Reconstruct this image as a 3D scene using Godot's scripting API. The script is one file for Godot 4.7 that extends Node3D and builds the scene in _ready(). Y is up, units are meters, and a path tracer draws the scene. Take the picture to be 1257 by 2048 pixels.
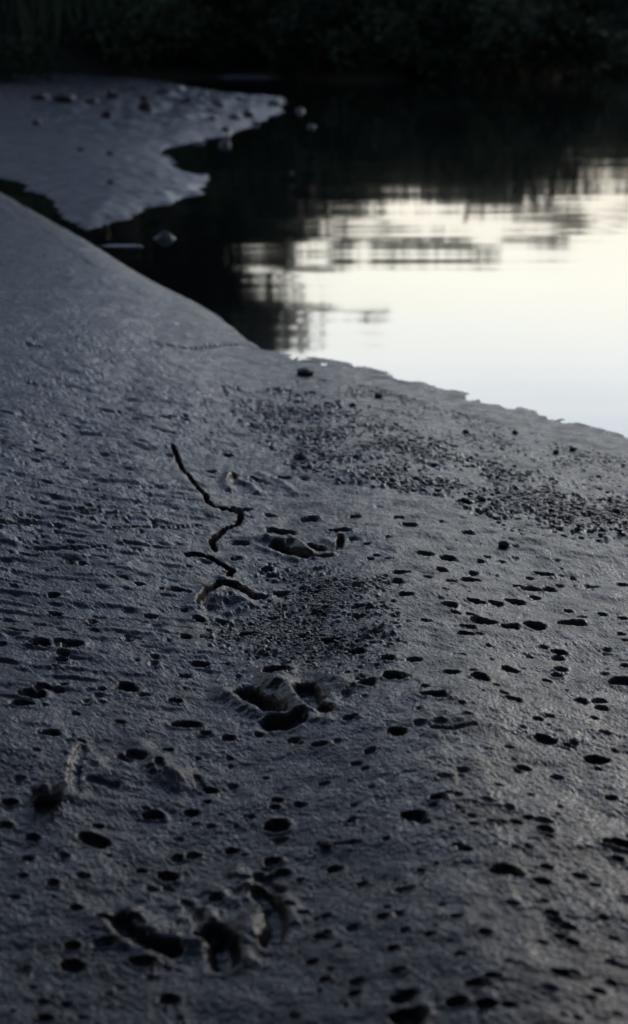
extends Node3D
# A muddy bank with hoof prints beside still water at dusk. World: x right, y up, -z away from the camera, metres; the water lies at y = 0.
# "d" below is the distance in front of the camera, d = -z.

# shoreline of the near bank: d at evenly spaced x, height of its lip, cosine of its slant
const SHORE_X0 := -3.2000
const SHORE_STEP := 0.02500
const SHORE_D := [8.0369,8.0236,8.0036,7.9836,7.9636,7.9436,7.9236,7.9036,7.8836,7.8636,7.8436,7.8236,7.8036,7.7836,7.7636,7.7436,7.7236,7.7036,7.6836,7.6636,7.6436,7.6236,7.6036,7.5836,7.5636,7.5436,7.5236,7.5036,7.4836,7.4636,7.4436,7.4236,7.4036,7.3836,7.3569,7.3187,7.2689,7.2144,7.1599,7.1054,7.0509,6.9964,6.9418,6.8873,6.8328,6.7783,6.7238,6.6692,6.6147,6.5602,6.5057,6.4512,6.3967,6.3421,6.2876,6.2331,6.1786,6.1241,6.0695,6.015,5.9605,5.906,5.8515,5.797,5.7424,5.6879,5.6334,5.5789,5.5244,5.4698,5.4153,5.3608,5.3063,5.2518,5.1973,5.1427,5.0882,5.0337,4.9792,4.9247,4.8701,4.8156,4.7611,4.7066,4.6521,4.5976,4.543,4.4885,4.434,4.3795,4.3242,4.2676,4.2097,4.1514,4.093,4.0347,3.9763,3.918,3.8597,3.8013,3.743,3.6846,3.6263,3.5679,3.5096,3.4513,3.3929,3.333,3.2717,3.2091,3.1465,3.0838,3.0212,2.9585,2.8969,2.8386,2.7836,2.731,2.6784,2.624,2.5659,2.4996,2.4246,2.3407,2.2675,2.217,2.1936,2.1803,2.1671,2.1518,2.1326,2.1085,2.0797,2.0498,2.0202,1.9911,1.9626,1.9344,1.9055,1.8759,1.8455,1.8148,1.7841,1.7534,1.7259,1.7017,1.6807,1.6598,1.6389,1.6179,1.597,1.5761,1.5561,1.5389,1.5245,1.512,1.4995,1.487,1.4745,1.462,1.4496,1.4371,1.4246,1.4121,1.3996,1.3871,1.3746,1.3621,1.3497,1.3372,1.3247,1.3122,1.2997,1.2872,1.2747,1.2623,1.2498,1.2373,1.2248,1.2123,1.1998,1.1873,1.1749,1.1624,1.1499,1.1374,1.1249,1.1124,1.0999,1.0875,1.075,1.0625,1.0542]
const SHORE_LIP := [0.06,0.06,0.06,0.06,0.06,0.06,0.06,0.06,0.06,0.06,0.06,0.06,0.06,0.06,0.06,0.06,0.06,0.06,0.06,0.06,0.06,0.06,0.06,0.06,0.06,0.06,0.06,0.06,0.06,0.06,0.06,0.06,0.06,0.06,0.0599,0.0599,0.0598,0.0598,0.0597,0.0596,0.0595,0.0594,0.0593,0.0592,0.0591,0.0591,0.059,0.0589,0.0588,0.0587,0.0586,0.0585,0.0584,0.0583,0.0583,0.0582,0.0581,0.058,0.0579,0.0578,0.0577,0.0576,0.0575,0.0574,0.0574,0.0573,0.0572,0.0571,0.057,0.0569,0.0568,0.0567,0.0566,0.0566,0.0565,0.0564,0.0563,0.0562,0.0561,0.056,0.0559,0.0558,0.0557,0.0557,0.0556,0.0555,0.0554,0.0553,0.0552,0.055,0.0547,0.0544,0.054,0.0536,0.053,0.0525,0.0519,0.0514,0.0509,0.0503,0.0498,0.0492,0.0487,0.0481,0.0476,0.0469,0.046,0.0449,0.0436,0.0421,0.0405,0.0387,0.0368,0.0347,0.0324,0.0299,0.0272,0.0242,0.021,0.0176,0.0142,0.0107,0.0077,0.0052,0.0031,0.0016,0.0005,0,0,0,0,0,0,0,0,0,0,0,0,0,0,0,0,0,0,0,0,0,0,0,0,0,0,0,0,0,0,0,0,0,0,0,0,0,0,0,0,0,0,0,0,0,0,0,0,0,0,0,0,0,0,0,0,0,0,0,0,0,0,0,0,0,0]
const SHORE_COS := [0.9252,0.915,0.8935,0.871,0.8478,0.8242,0.8005,0.7848,0.7809,0.7809,0.7809,0.7809,0.7809,0.7809,0.7809,0.7809,0.7809,0.7809,0.7809,0.7809,0.7809,0.7809,0.7809,0.7809,0.7809,0.7809,0.7809,0.7769,0.7624,0.735,0.6996,0.6636,0.6297,0.5981,0.5688,0.5416,0.5164,0.493,0.4714,0.4513,0.4345,0.4232,0.418,0.4168,0.4168,0.4168,0.4168,0.4168,0.4168,0.4168,0.4168,0.4168,0.4168,0.4168,0.4168,0.4168,0.4168,0.4168,0.4168,0.4168,0.4168,0.4168,0.4168,0.4168,0.4168,0.4168,0.4168,0.4168,0.4168,0.4168,0.4168,0.4168,0.4168,0.4168,0.4168,0.4168,0.4168,0.4168,0.4168,0.4168,0.4168,0.4168,0.4168,0.4166,0.4159,0.4146,0.4129,0.4111,0.4093,0.4075,0.4057,0.404,0.4022,0.4005,0.3987,0.397,0.3955,0.3945,0.394,0.3939,0.3935,0.3925,0.391,0.3891,0.3873,0.3855,0.3837,0.3821,0.3814,0.3821,0.384,0.3864,0.3885,0.3897,0.389,0.3853,0.3784,0.372,0.3723,0.3827,0.4018,0.4241,0.4463,0.4672,0.4862,0.5039,0.5226,0.5467,0.58,0.6251,0.6746,0.71,0.7186,0.7058,0.6872,0.6701,0.6565,0.6491,0.6497,0.6564,0.6653,0.6739,0.6821,0.6899,0.698,0.7075,0.72,0.7365,0.7562,0.7774,0.7969,0.8127,0.8246,0.8346,0.8446,0.8545,0.8643,0.874,0.8831,0.8899,0.8936,0.8946,0.8946,0.8946,0.8946,0.8946,0.8946,0.8946,0.8946,0.8946,0.8946,0.8946,0.8946,0.8946,0.8946,0.8946,0.8946,0.8946,0.8946,0.8946,0.8946,0.8946,0.8946,0.8946,0.8946,0.8969,0.9059,0.919,0.9315,0.9432,0.9541,0.9641,0.9687]
# drip pits in the mud: x, d, radius
const PITS := [-0.0729,1.3404,0.0101,-0.0443,1.3274,0.0075,-0.0037,1.3113,0.0099,-0.1016,1.5585,0.0081,-0.1137,1.4839,0.0066,-0.0692,1.2359,0.0099,-0.0701,1.1901,0.0057,-0.0416,1.1646,0.0062,-0.0367,1.1483,0.0066,-0.1103,1.1577,0.0035,-0.1123,1.2539,0.0038,-0.1172,1.0992,0.0084,-0.1472,1.1006,0.0051,-0.2113,1.0535,0.0061,-0.2034,1.0193,0.0063,-0.2112,1.133,0.0056,-0.2004,1.1324,0.0048,-0.173,1.0098,0.0055,-0.1697,0.9932,0.0046,-0.1301,1.0329,0.006,-0.152,1.0218,0.0028,-0.1055,1.053,0.0037,-0.0928,1.0357,0.006,-0.0736,1.0352,0.0064,-0.0328,1.0395,0.005,-0.0518,1.006,0.0082,-0.0992,0.9943,0.0054,-0.1416,0.9793,0.005,-0.204,0.9567,0.0086,-0.1909,0.9647,0.0064,-0.1804,0.9602,0.0082,-0.0087,0.9945,0.005,-0.2305,0.9494,0.0037,-0.1846,1.2363,0.0051,-0.1517,1.2601,0.0048,-0.2958,1.4567,0.0081,-0.0269,1.1025,0.0085,-0.044,1.0937,0.0076,0.0408,1.313,0.0064,0.0831,1.3095,0.0064,0.0929,1.2843,0.0087,0.1071,1.3256,0.004,0.1483,1.2698,0.0077,0.0697,1.2387,0.0038,0.0489,1.222,0.0042,0.0261,1.2667,0.0101,0.1006,1.1889,0.009,0.1206,1.1838,0.0086,0.0508,1.1762,0.004,0.0566,1.1845,0.0041,0.1503,1.1826,0.0054,0.1582,1.1987,0.0041,0.1119,1.1469,0.0066,0.075,1.1311,0.0073,0.1399,1.15,0.0048,0.1708,1.1902,0.0041,0.0977,1.1227,0.0047,0.1179,1.1175,0.006,0.1342,1.1292,0.0091,0.0706,1.1061,0.0064,0.161,1.1491,0.0022,0.2058,1.164,0.0076,0.2196,1.1634,0.0036,0.23,1.159,0.0035,0.19,1.148,0.0048,0.1097,1.0889,0.0038,0.1756,1.1233,0.0047,0.1866,1.119,0.0082,0.2027,1.1224,0.0065,0.2134,1.1347,0.0048,0.0758,1.0689,0.0066,0.0361,1.101,0.0063,0.0241,1.0919,0.0042,0.0129,1.1454,0.0039,0.1869,1.0982,0.0055,0.1677,1.0821,0.0092,0.1329,1.067,0.0066,0.1503,1.0706,0.0062,0.1092,1.0475,0.0085,0.1125,1.0306,0.0052,0.1253,1.0344,0.0052,0.133,1.0217,0.0111,0.1554,1.0163,0.0083,0.1756,1.0239,0.0107,0.2087,1.0391,0.0097,0.1198,1.0013,0.0062,0.1161,0.985,0.0065,0.1273,0.9885,0.0038,0.2189,1.0553,0.0049,0.2369,1.0634,0.0049,0.252,1.0545,0.0049,0.2429,1.0174,0.0043,0.2434,1.0051,0.0035,0.2097,1.0683,0.0041,0.0855,1.0064,0.0035,0.0365,1.047,0.0061,0.0058,1.041,0.0052,0.0177,1.0294,0.004,0.0346,1.0217,0.0055,0.048,0.9851,0.0057,0.012,0.979,0.0088,0.1505,0.9667,0.0023,0.1755,0.9782,0.0042,0.1308,0.9636,0.003,0.2722,1.1502,0.0057,0.0007,1.3074,0.0059,-0.0845,0.9437,0.007,-0.1321,0.895,0.0092,-0.1928,0.8683,0.0096,-0.1889,0.8809,0.0059,-0.1973,0.8519,0.0074,-0.0963,0.8774,0.0052,-0.1485,0.8878,0.0038,-0.1448,0.8668,0.0034,-0.1847,0.9432,0.0063,-0.1844,0.9309,0.0058,-0.1869,0.9182,0.0032,-0.1187,0.9534,0.0041,-0.1302,0.9414,0.0026,-0.1596,0.8461,0.0034,-0.1286,0.8365,0.004,-0.085,0.8395,0.0094,-0.0714,0.8264,0.0049,-0.0558,0.8183,0.0049,-0.1699,0.8089,0.0065,-0.1743,0.7842,0.0031,-0.1496,0.804,0.0035,-0.094,0.8019,0.0042,-0.0625,0.7517,0.0049,-0.0943,0.7228,0.0068,-0.0723,0.7267,0.005,-0.0641,0.7387,0.003,-0.0212,0.7067,0.0084,-0.0232,0.7271,0.0041,-0.0219,0.7359,0.0045,-0.0081,0.7281,0.0044,-0.0365,0.7188,0.0029,-0.1248,0.707,0.0038,-0.1246,0.6904,0.0093,-0.0689,0.714,0.0029,-0.0596,0.7101,0.0032,-0.0268,0.9274,0.0102,-0.0131,0.811,0.0049,-0.036,0.8227,0.0033,0.0018,0.7995,0.0042,-0.0534,0.7933,0.0029,-0.0298,0.7645,0.0028,-0.0451,0.7098,0.0023,-0.0793,0.6974,0.0017,-0.1782,0.7214,0.005,0.0567,0.8941,0.0095,0.0368,0.885,0.0077,0.0317,0.9511,0.0078,0.0728,0.9238,0.0054,0.0538,0.9271,0.0062,0.1414,0.9215,0.0065,0.0824,0.853,0.0091,0.0972,0.8986,0.006,0.0762,0.8698,0.0038,0.1164,0.8935,0.0081,0.127,0.885,0.0028,0.1358,0.8597,0.0054,0.1855,0.9695,0.0064,0.1827,0.9571,0.0056,0.1803,0.9323,0.0058,0.1754,0.9199,0.0047,0.1661,0.908,0.0043,0.1737,0.9741,0.0038,0.16,0.9539,0.0034,0.2219,0.9184,0.0101,0.2319,0.9515,0.0045,0.1851,0.8777,0.0056,0.1991,0.8814,0.0059,0.1977,0.8689,0.0052,0.1483,0.8338,0.004,0.1572,0.8417,0.0037,0.1486,0.8047,0.008,0.1633,0.8002,0.0045,0.1774,0.7827,0.0085,0.1765,0.7704,0.0031,0.1283,0.7605,0.0046,0.1093,0.732,0.0035,0.0999,0.8238,0.0036,0.0533,0.8026,0.007,0.0239,0.8298,0.0056,0.0037,0.7993,0.0054,0.0264,0.768,0.0043,0.0313,0.7594,0.0034,0.0714,0.7119,0.0052,0.0776,0.7162,0.0029,0.0565,0.695,0.0079,0.0679,0.7038,0.0031,0.0999,0.6828,0.0042,0.1133,0.6866,0.0045,0.121,0.6946,0.0034,0.1289,0.6816,0.0056,0.1767,0.7331,0.0042,0.1696,0.6753,0.0083,0.006,0.6828,0.0022,0.0396,0.6726,0.0028,0.1084,0.9394,0.0033,0.1139,0.9061,0.0039,0.0983,0.8405,0.003,-0.0458,0.6846,0.0048,-0.023,0.6689,0.0055,-0.0172,0.6568,0.0052,-0.0799,0.6599,0.0068,-0.0948,0.6644,0.0038,-0.1237,0.6235,0.0044,-0.108,0.6147,0.0046,-0.1203,0.5895,0.0047,-0.1176,0.5731,0.0071,-0.084,0.5762,0.0059,-0.1571,0.6665,0.0041,-0.0058,0.6154,0.0036,-0.0011,0.5701,0.0036,-0.0679,0.5472,0.0054,-0.1228,0.5315,0.0041,-0.1759,0.6962,0.0051,-0.1141,0.677,0.0017,-0.1584,0.6871,0.0048,0.0998,0.6328,0.0081,0.1058,0.6289,0.0044,0.1231,0.6401,0.0042,0.1179,0.6236,0.0049,0.0774,0.658,0.0035,0.081,0.6538,0.004,0.165,0.6588,0.0041,0.1461,0.6267,0.0034,0.0115,0.6545,0.0049,0.0564,0.6365,0.0026,0.0647,0.6413,0.0021,0.0347,0.5978,0.0035,0.0444,0.5819,0.0029,0.0562,0.5744,0.0031,0.0821,0.5709,0.0038,0.1183,0.5947,0.0042,0.0029,0.5909,0.0037,0.0116,0.5796,0.0024,0.0381,0.5687,0.0031,0.0682,0.554,0.0028,0.1093,0.5662,0.0029,0.1241,0.5694,0.0038,0.1137,0.5411,0.0046,0.0811,0.534,0.0043,0.0731,0.5291,0.0052,0.0406,0.5278,0.0072,0.0633,0.5166,0.0051,0.0757,0.5127,0.0057,0.0863,0.5127,0.004,0.0418,0.5113,0.0088,0.1296,0.5317,0.0039,0.1246,0.5238,0.0029,0.1369,0.5402,0.0028,0.0051,0.5538,0.0031,0.0185,0.5383,0.0035,0.1092,0.5081,0.0022,0.1157,0.5078,0.0026,0.0702,0.5871,0.0032,0.0062,0.6084,0.0031,0.0903,0.5462,0.0021,0.0501,0.62,0.0028,0.0428,0.6318,0.0018,0.0639,0.6,0.0025,0.1348,0.5151,0.0022,0.1508,0.668,0.0027,0.1087,0.6574,0.0024,0.0977,0.6581,0.0019,0.1298,0.6728,0.0028,0.076,0.6748,0.0019,0.0207,0.701,0.0029]
# trenches (minus) and ridges (plus) pressed into the mud: which print (0 = none, 7 = crack), height, radius, x and d of its line
const STROKES := [
	[1,0.00216,0.01792,[-0.0798,0.6183,-0.0585,0.6098,-0.0384,0.6183]],
	[1,0.00840,0.00697,[-0.1141,0.6149,-0.1021,0.6018,-0.0892,0.5888,-0.0784,0.5804]],
	[1,-0.01408,0.00601,[-0.1,0.6142,-0.0928,0.6015,-0.0822,0.593,-0.0705,0.5885]],
	[1,0.00926,0.00759,[-0.0938,0.6226,-0.0841,0.6098,-0.073,0.6012,-0.0609,0.5931]],
	[1,0.00372,0.00529,[-0.0874,0.6388,-0.0763,0.6345,-0.0669,0.6183]],
	[1,-0.01830,0.00751,[-0.0518,0.6054,-0.0452,0.5934,-0.0437,0.5767]],
	[1,-0.01282,0.00506,[-0.0566,0.6015,-0.0502,0.6014]],
	[1,0.00986,0.00701,[-0.0358,0.606,-0.0334,0.5934,-0.0358,0.5771]],
	[1,0.00570,0.00456,[-0.0331,0.6141,-0.0313,0.602]],
	[1,-0.01360,0.00560,[-0.0289,0.6398,-0.0209,0.6236,-0.0185,0.6068,-0.022,0.59]],
	[1,0.00602,0.00481,[-0.0433,0.6597,-0.033,0.644,-0.0259,0.6315]],
	[1,0.00358,0.00458,[-0.014,0.6277,-0.0111,0.6073]],
	[1,-0.00526,0.00321,[-0.0308,0.656,-0.0223,0.6443,-0.0177,0.6398]],
	[1,0.00446,0.00423,[-0.0531,0.6431,-0.0446,0.6349]],
	[1,-0.00439,0.00312,[-0.0684,0.6345,-0.0608,0.6221,-0.0585,0.6098]],
	[1,-0.00576,0.00230,[-0.0902,0.6136,-0.0882,0.6102]],
	[1,0.00437,0.00336,[-0.0572,0.6266,-0.0527,0.6183]],
	[2,0.00301,0.00367,[-0.1531,0.7998,-0.1544,0.7789,-0.153,0.7582,-0.1452,0.7331]],
	[2,-0.00428,0.00365,[-0.1476,0.7957,-0.1484,0.7748,-0.1462,0.7539,-0.143,0.7411]],
	[2,0.00624,0.00698,[-0.1125,0.8066,-0.0978,0.7895,-0.084,0.7602]],
	[2,0.00785,0.00620,[-0.1003,0.7768,-0.0879,0.7682]],
	[2,-0.00803,0.00381,[-0.1167,0.7944,-0.1089,0.79]],
	[2,-0.00710,0.00379,[-0.1216,0.79,-0.117,0.7861]],
	[2,-0.00788,0.00311,[-0.098,0.7855,-0.0954,0.773]],
	[2,0.00349,0.00496,[-0.1378,0.783,-0.1282,0.7698]],
	[2,-0.00428,0.00426,[-0.1371,0.7577,-0.1213,0.7526]],
	[2,-0.00516,0.00275,[-0.0724,0.768,-0.0692,0.7556,-0.0634,0.7515]],
	[3,0.01052,0.00612,[-0.0665,0.8934,-0.0513,0.8729,-0.0369,0.8559,-0.0281,0.8479]],
	[3,-0.02342,0.00971,[-0.0481,0.8937,-0.0376,0.877,-0.0275,0.8604]],
	[3,0.01181,0.00770,[-0.0245,0.9108,-0.017,0.886,-0.0096,0.853]],
	[3,0.00800,0.00427,[-0.0354,0.9144,-0.0279,0.9024]],
	[3,-0.01742,0.00964,[-0.0058,0.8904,-0.0012,0.8699]],
	[3,-0.01422,0.00573,[0.0005,0.8575,0.0079,0.8497]],
	[3,-0.01685,0.00799,[-0.0268,0.8358,-0.0161,0.8362,-0.0112,0.8403]],
	[3,0.00595,0.00564,[0.0041,0.9117,0.0182,0.8961,0.0265,0.8799]],
	[3,0.00466,0.00398,[-0.0095,0.8405,0.0071,0.8331]],
	[3,-0.00488,0.00347,[0.0211,0.8674,0.0265,0.8799]],
	[4,0.00694,0.00699,[-0.0992,1.0901,-0.0997,1.0653,-0.0943,1.0442]],
	[4,-0.01702,0.00432,[-0.0926,1.0693,-0.0925,1.0903,-0.0889,1.111,-0.0806,1.1272,-0.0683,1.1233,-0.058,1.1065,-0.0505,1.0894]],
	[4,0.01421,0.01010,[-0.0827,1.0814,-0.0709,1.0938,-0.0619,1.0814]],
	[4,0.00691,0.00410,[-0.0532,1.073,-0.0649,1.0602,-0.0802,1.0438]],
	[4,0.00608,0.00346,[-0.0823,1.1398,-0.0664,1.1272]],
	[5,-0.01622,0.00625,[-0.0404,1.2773,-0.0233,1.2695]],
	[5,0.01589,0.00753,[-0.0443,1.2482,-0.0299,1.2401]],
	[5,-0.01944,0.00599,[-0.0357,1.2276,-0.02,1.211,-0.0075,1.1987]],
	[5,0.01177,0.00418,[-0.023,1.2485,-0.0109,1.2239,-0.003,1.199]],
	[5,0.00646,0.00367,[-0.0529,1.2273,-0.0338,1.2065,-0.0175,1.1904]],
	[5,-0.01300,0.00462,[-0.003,1.2283,0.0076,1.2161]],
	[5,-0.01296,0.00323,[0.0253,1.2501,0.0228,1.2125]],
	[5,0.00654,0.00418,[0.0101,1.2414,0.0193,1.2248]],
	[5,-0.01152,0.00410,[-0.013,1.2031,0.0143,1.1956]],
	[6,0.00756,0.00484,[-0.0938,1.4746,-0.0959,1.4368,-0.0894,1.4157]],
	[6,-0.00910,0.00431,[-0.0883,1.4743,-0.0897,1.4409]],
	[6,0.00754,0.00429,[-0.0802,1.4447,-0.0662,1.4321,-0.0602,1.4152]],
	[6,-0.01064,0.00432,[-0.0676,1.4656,-0.0505,1.4444]],
	[6,0.00611,0.00435,[-0.0602,1.4861,-0.0372,1.4529,-0.0204,1.4114]],
	[6,-0.01078,0.00438,[-0.0376,1.4694,-0.0293,1.4652]],
	[7,-0.02414,0.00278,[-0.1639,1.5661,-0.1577,1.5364,-0.1478,1.4897,-0.1441,1.473,-0.1316,1.4344,-0.1185,1.3964,-0.1118,1.3834,-0.1111,1.3666,-0.1012,1.3409,-0.0873,1.3363,-0.0743,1.3277,-0.0725,1.311,-0.0754,1.2901,-0.086,1.2737,-0.0905,1.2531,-0.0957,1.2323,-0.0912,1.2071]],
	[7,-0.02268,0.00278,[-0.1146,1.1871,-0.1036,1.1907,-0.0934,1.186,-0.0817,1.1732,-0.0725,1.1606,-0.0749,1.148]],
	[7,0.00176,0.00729,[-0.1581,1.4821,-0.1411,1.4394,-0.1241,1.3883,-0.1113,1.3414,-0.0985,1.3161]],
	[7,0.00165,0.00439,[-0.0671,1.3233,-0.0676,1.2899,-0.0796,1.2611]],
	[7,0.00237,0.00421,[-0.098,1.2658,-0.1013,1.2326,-0.0967,1.2071]],
	[0,-0.00642,0.00365,[-0.2851,1.2002,-0.2595,1.2069]],
	[0,-0.00622,0.00265,[-0.2454,1.1557,-0.216,1.1626,-0.1875,1.1778]],
	[0,-0.00542,0.00241,[-0.2558,1.2611,-0.2307,1.2803,-0.212,1.2836]],
	[0,-0.00547,0.00243,[-0.2017,1.2793,-0.1646,1.29]],
	[0,-0.00512,0.00228,[-0.1722,1.1983,-0.1495,1.1971,-0.1271,1.2001]],
	[0,-0.00475,0.00211,[-0.1298,1.0956,-0.1049,1.0991]],
	[0,-0.00360,0.00224,[0.0757,0.8033,0.0885,0.8035,0.1038,0.811]],
	[0,-0.00312,0.00194,[0.0121,0.6793,0.0254,0.6758]],
	[0,-0.00534,0.00237,[-0.1823,1.2404,-0.1418,1.2551,-0.1105,1.2788]],
	[0,0.00372,0.00397,[-0.2797,1.1743,-0.2638,1.1608]],
	[0,-0.00874,0.00388,[-0.2441,2.1196,-0.1929,2.1459,-0.128,2.2336]],
	[0,-0.00868,0.00432,[-0.2608,1.6763,-0.2398,1.679]],
	[0,-0.00878,0.00375,[-0.1805,1.701,-0.1582,1.6954]],
	[0,-0.00996,0.00496,[-0.4069,1.9623,-0.3884,1.957]],
	[0,-0.01224,0.00653,[-0.7951,3.6738,-0.6588,3.2968,-0.564,3.0838,-0.4309,2.7676]]]
const PRINT_AREAS := [[-0.1061,0.6311,-0.0828,0.6723,-0.0412,0.6723,-0.0102,0.6363,-0.0108,0.5904,-0.0309,0.5646,-0.0504,0.5678,-0.0755,0.5762,-0.1072,0.5938],
	[-0.1575,0.7667,-0.1538,0.8043,-0.113,0.811,-0.0879,0.7849,-0.0768,0.7476,-0.1006,0.7314,-0.1445,0.7285],
	[-0.0635,0.9015,-0.0306,0.9358,0.0114,0.9207,0.029,0.8799,0.0204,0.8337,-0.0093,0.8194,-0.0291,0.8233],
	[-0.1044,1.0821,-0.0885,1.1361,-0.0603,1.1355,-0.0164,1.107,-0.0286,1.0858,-0.0602,1.0478,-0.0913,1.0314],
	[-0.0536,1.244,-0.0384,1.2943,-0.0041,1.2614,0.0294,1.2626,0.0304,1.2005,0.0052,1.1826,-0.0313,1.1981],
	[-0.0992,1.4453,-0.0883,1.4952,-0.0382,1.4946,-0.0124,1.4114,-0.0568,1.3945,-0.0913,1.4032],
	[-0.1661,1.5537,-0.1565,1.5613,-0.1094,1.4,-0.0962,1.3575,-0.0647,1.3359,-0.063,1.2984,-0.085,1.2568,-0.0843,1.2068,-0.0661,1.1647,-0.0709,1.1314,-0.0836,1.1272,-0.0806,1.1484,-0.1162,1.1789,-0.1154,1.1956,-0.0978,1.2031,-0.1028,1.241,-0.0911,1.278,-0.0804,1.303,-0.1013,1.3202,-0.1185,1.3503]]
const PITTED_AREAS := [[-0.1335,1.9408,-0.0203,1.9541,0.1093,1.7281,0.2166,1.5671,0.3414,1.4484,0.4183,1.3846,0.6075,1.2535,0.537,1.0926,0.375,1.2274,0.2994,1.2534,0.1796,1.2772,0.1417,1.3907,0.0692,1.405,-0.0157,1.4737,-0.0925,1.6875], [-0.0494,1.1938,0.0746,1.1394,0.0616,0.948,0.0355,0.8889,-0.025,0.9316,-0.0961,0.9943,-0.0604,1.0522], [-0.4772,2.1125,-0.2123,2.1053,-0.0925,1.6875,-0.1046,1.5796,-0.1653,1.5451,-0.1476,1.1804,-0.3119,1.0931,-0.5247,1.8382], [-0.0677,2.1056,0.0687,2.0627,0.1888,1.8977,0.3861,1.6562,0.465,1.5546,0.6617,1.3774,0.6075,1.2535,0.4183,1.3846,0.3414,1.4484,0.2166,1.5671,0.1093,1.7281,-0.0203,1.9541]]
const SPIT := [-9.7163,18.7762,-5.3657,17.0539,-3.1962,14.9872,-2.5603,14.8372,-1.2864,12.6754,-0.8803,11.3132,-0.5208,10.2838,-0.1814,9.9354,-0.1991,8.492,-0.283,7.6038,-0.3749,6.8809,-0.4789,6.3643,-0.6142,6.0686,-0.6088,5.7519,-0.5186,5.2835,-0.4025,4.9693,-0.3598,4.7846,-0.3631,4.3694,-0.4217,4.0417,-0.5211,3.7786,-0.5718,3.5648,-0.6452,3.7684,-0.7937,4.2248,-0.9673,4.6894,-1.2504,5.2445,-2.274,6.4211,-4.8939,7.8083]
const STONES := [
	[0.1776,1.2354,0.0052,0,"small dark round pebble with a short groove beside it on the mud"],
	[-0.1572,0.7289,0.0098,1,"dark wedge of mud beside the left end of the pale curved print"],
	[-0.0165,1.5531,0.0064,1,"dark clod on the lower edge of the pitted band nearest the long crack"],
	[0.1554,1.3819,0.0036,0,"left pebble of the close dark pair under the pitted band"],
	[0.1751,1.3895,0.0042,0,"right pebble of the close dark pair under the pitted band"],
	[0.2823,1.3579,0.0046,0,"left one of two dark pebbles in the pitted band by the right edge"],
	[0.3115,1.3699,0.0046,0,"right one of two dark pebbles in the pitted band by the right edge"],
	[0.0228,1.2127,0.0046,0,"dark pebble at the right end of the second farthest hoof print"],
	[0.0179,1.8455,0.0044,0,"left one of two small dark pebbles on smooth mud near the waterline"],
	[0.0521,1.8330,0.0044,0,"right one of two small dark pebbles on smooth mud near the waterline"],
	[0.2552,1.7209,0.0041,0,"tiny dark pebble close to the waterline right of centre"],
	[0.3151,1.6445,0.0043,0,"tiny dark pebble close to the waterline at the right"],
	[0.1916,1.7095,0.0044,0,"tiny dark pebble on the mud just below the bright water's edge, right of centre"],
	[0.0892,1.8950,0.0056,1,"small dark clod at the wet edge below the bright water"],
	[-0.0138,2.0464,0.0127,2,"flat bluish clod lying in the wet mud near the water's corner"],
	[0.0065,0.6787,0.0033,1,"small upright dark clod left of a short thin groove"],
	[0.2922,1.6284,0.0039,0,"tiny dark pebble right of centre in the pale band above the pitted mud"],
	[-0.4941,3.5669,0.0063,1,"small pale clod on the crest of the left bank"]]
const SPIT_STONES := [
	[-0.9766,10.2858,0.0695,2,"pale wet clod at the far rim of the mud spit"],
	[-0.7134,9.3479,0.0432,0,"pale stone left of the glinting stones at the spit's far tip"],
	[-0.5623,8.3639,0.0505,1,"largest pale glinting stone in the heap at the spit's tip"],
	[-0.5066,7.2552,0.0284,1,"pale stone in front of the largest glinting stone on the spit"],
	[-0.4111,7.5643,0.0350,0,"pale stone in the middle of the glinting stones at the spit's tip"],
	[-0.4146,6.8352,0.0243,0,"pale stone low at the water's edge of the spit's stones"],
	[-0.3520,7.8136,0.0333,1,"pale stone right of the middle of the glinting heap"],
	[-0.2960,7.4066,0.0211,0,"small pale stone beside the water right of the glinting heap"],
	[-0.4680,9.2275,0.0328,1,"pale stone behind the glinting heap on the spit"],
	[-0.2444,8.8839,0.0411,1,"pale stone standing alone at the outer end of the spit"],
	[-0.0825,8.4630,0.0271,0,"small pale stone farthest out in the dark water off the spit"],
	[-0.3766,6.1233,0.0261,0,"round pale stone in the water just off the glinting heap"],
	[-0.4904,6.2318,0.0244,2,"flat pale stone at the shallow edge left of the glinting heap"],
	[-0.0086,7.1817,0.0204,0,"faint small stone alone in the dark water right of the spit"],
	[-1.2990,8.5645,0.0396,1,"dark clod on the far part of the spit, left of centre"],
	[-1.0295,7.2552,0.0258,1,"dark clod nearest the middle of the mud spit"],
	[-1.2177,8.8290,0.0471,1,"broad dark clod on the far part of the spit"],
	[-0.8913,7.7288,0.0412,1,"dark clod on the spit left of the glinting stones"],
	[-1.0215,8.8290,0.0345,1,"small dark clod behind another on the spit"],
	[-0.9909,9.7284,0.0588,2,"wide low dark clod close to the pale rim clod"],
	[-0.7425,8.5645,0.0426,1,"dark clod between the pale stones and the spit's middle"],
	[-1.4184,8.3151,0.0650,2,"wide dark clod on the left half of the spit"],
	[-1.6553,8.8290,0.0565,2,"low dark clod far left on the spit"],
	[-1.2415,6.5199,0.0209,1,"small dark clod at the left of the smooth spit"],
	[-0.8866,5.4994,0.0137,1,"tiny dark clod on the smooth pale part of the spit"],
	[-0.7590,5.3726,0.0134,1,"tiny dark clod right of another on the smooth pale spit"],
	[-0.6209,4.3874,0.0094,1,"single tiny dark clod on the near pale lobe of the spit"]]

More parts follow.
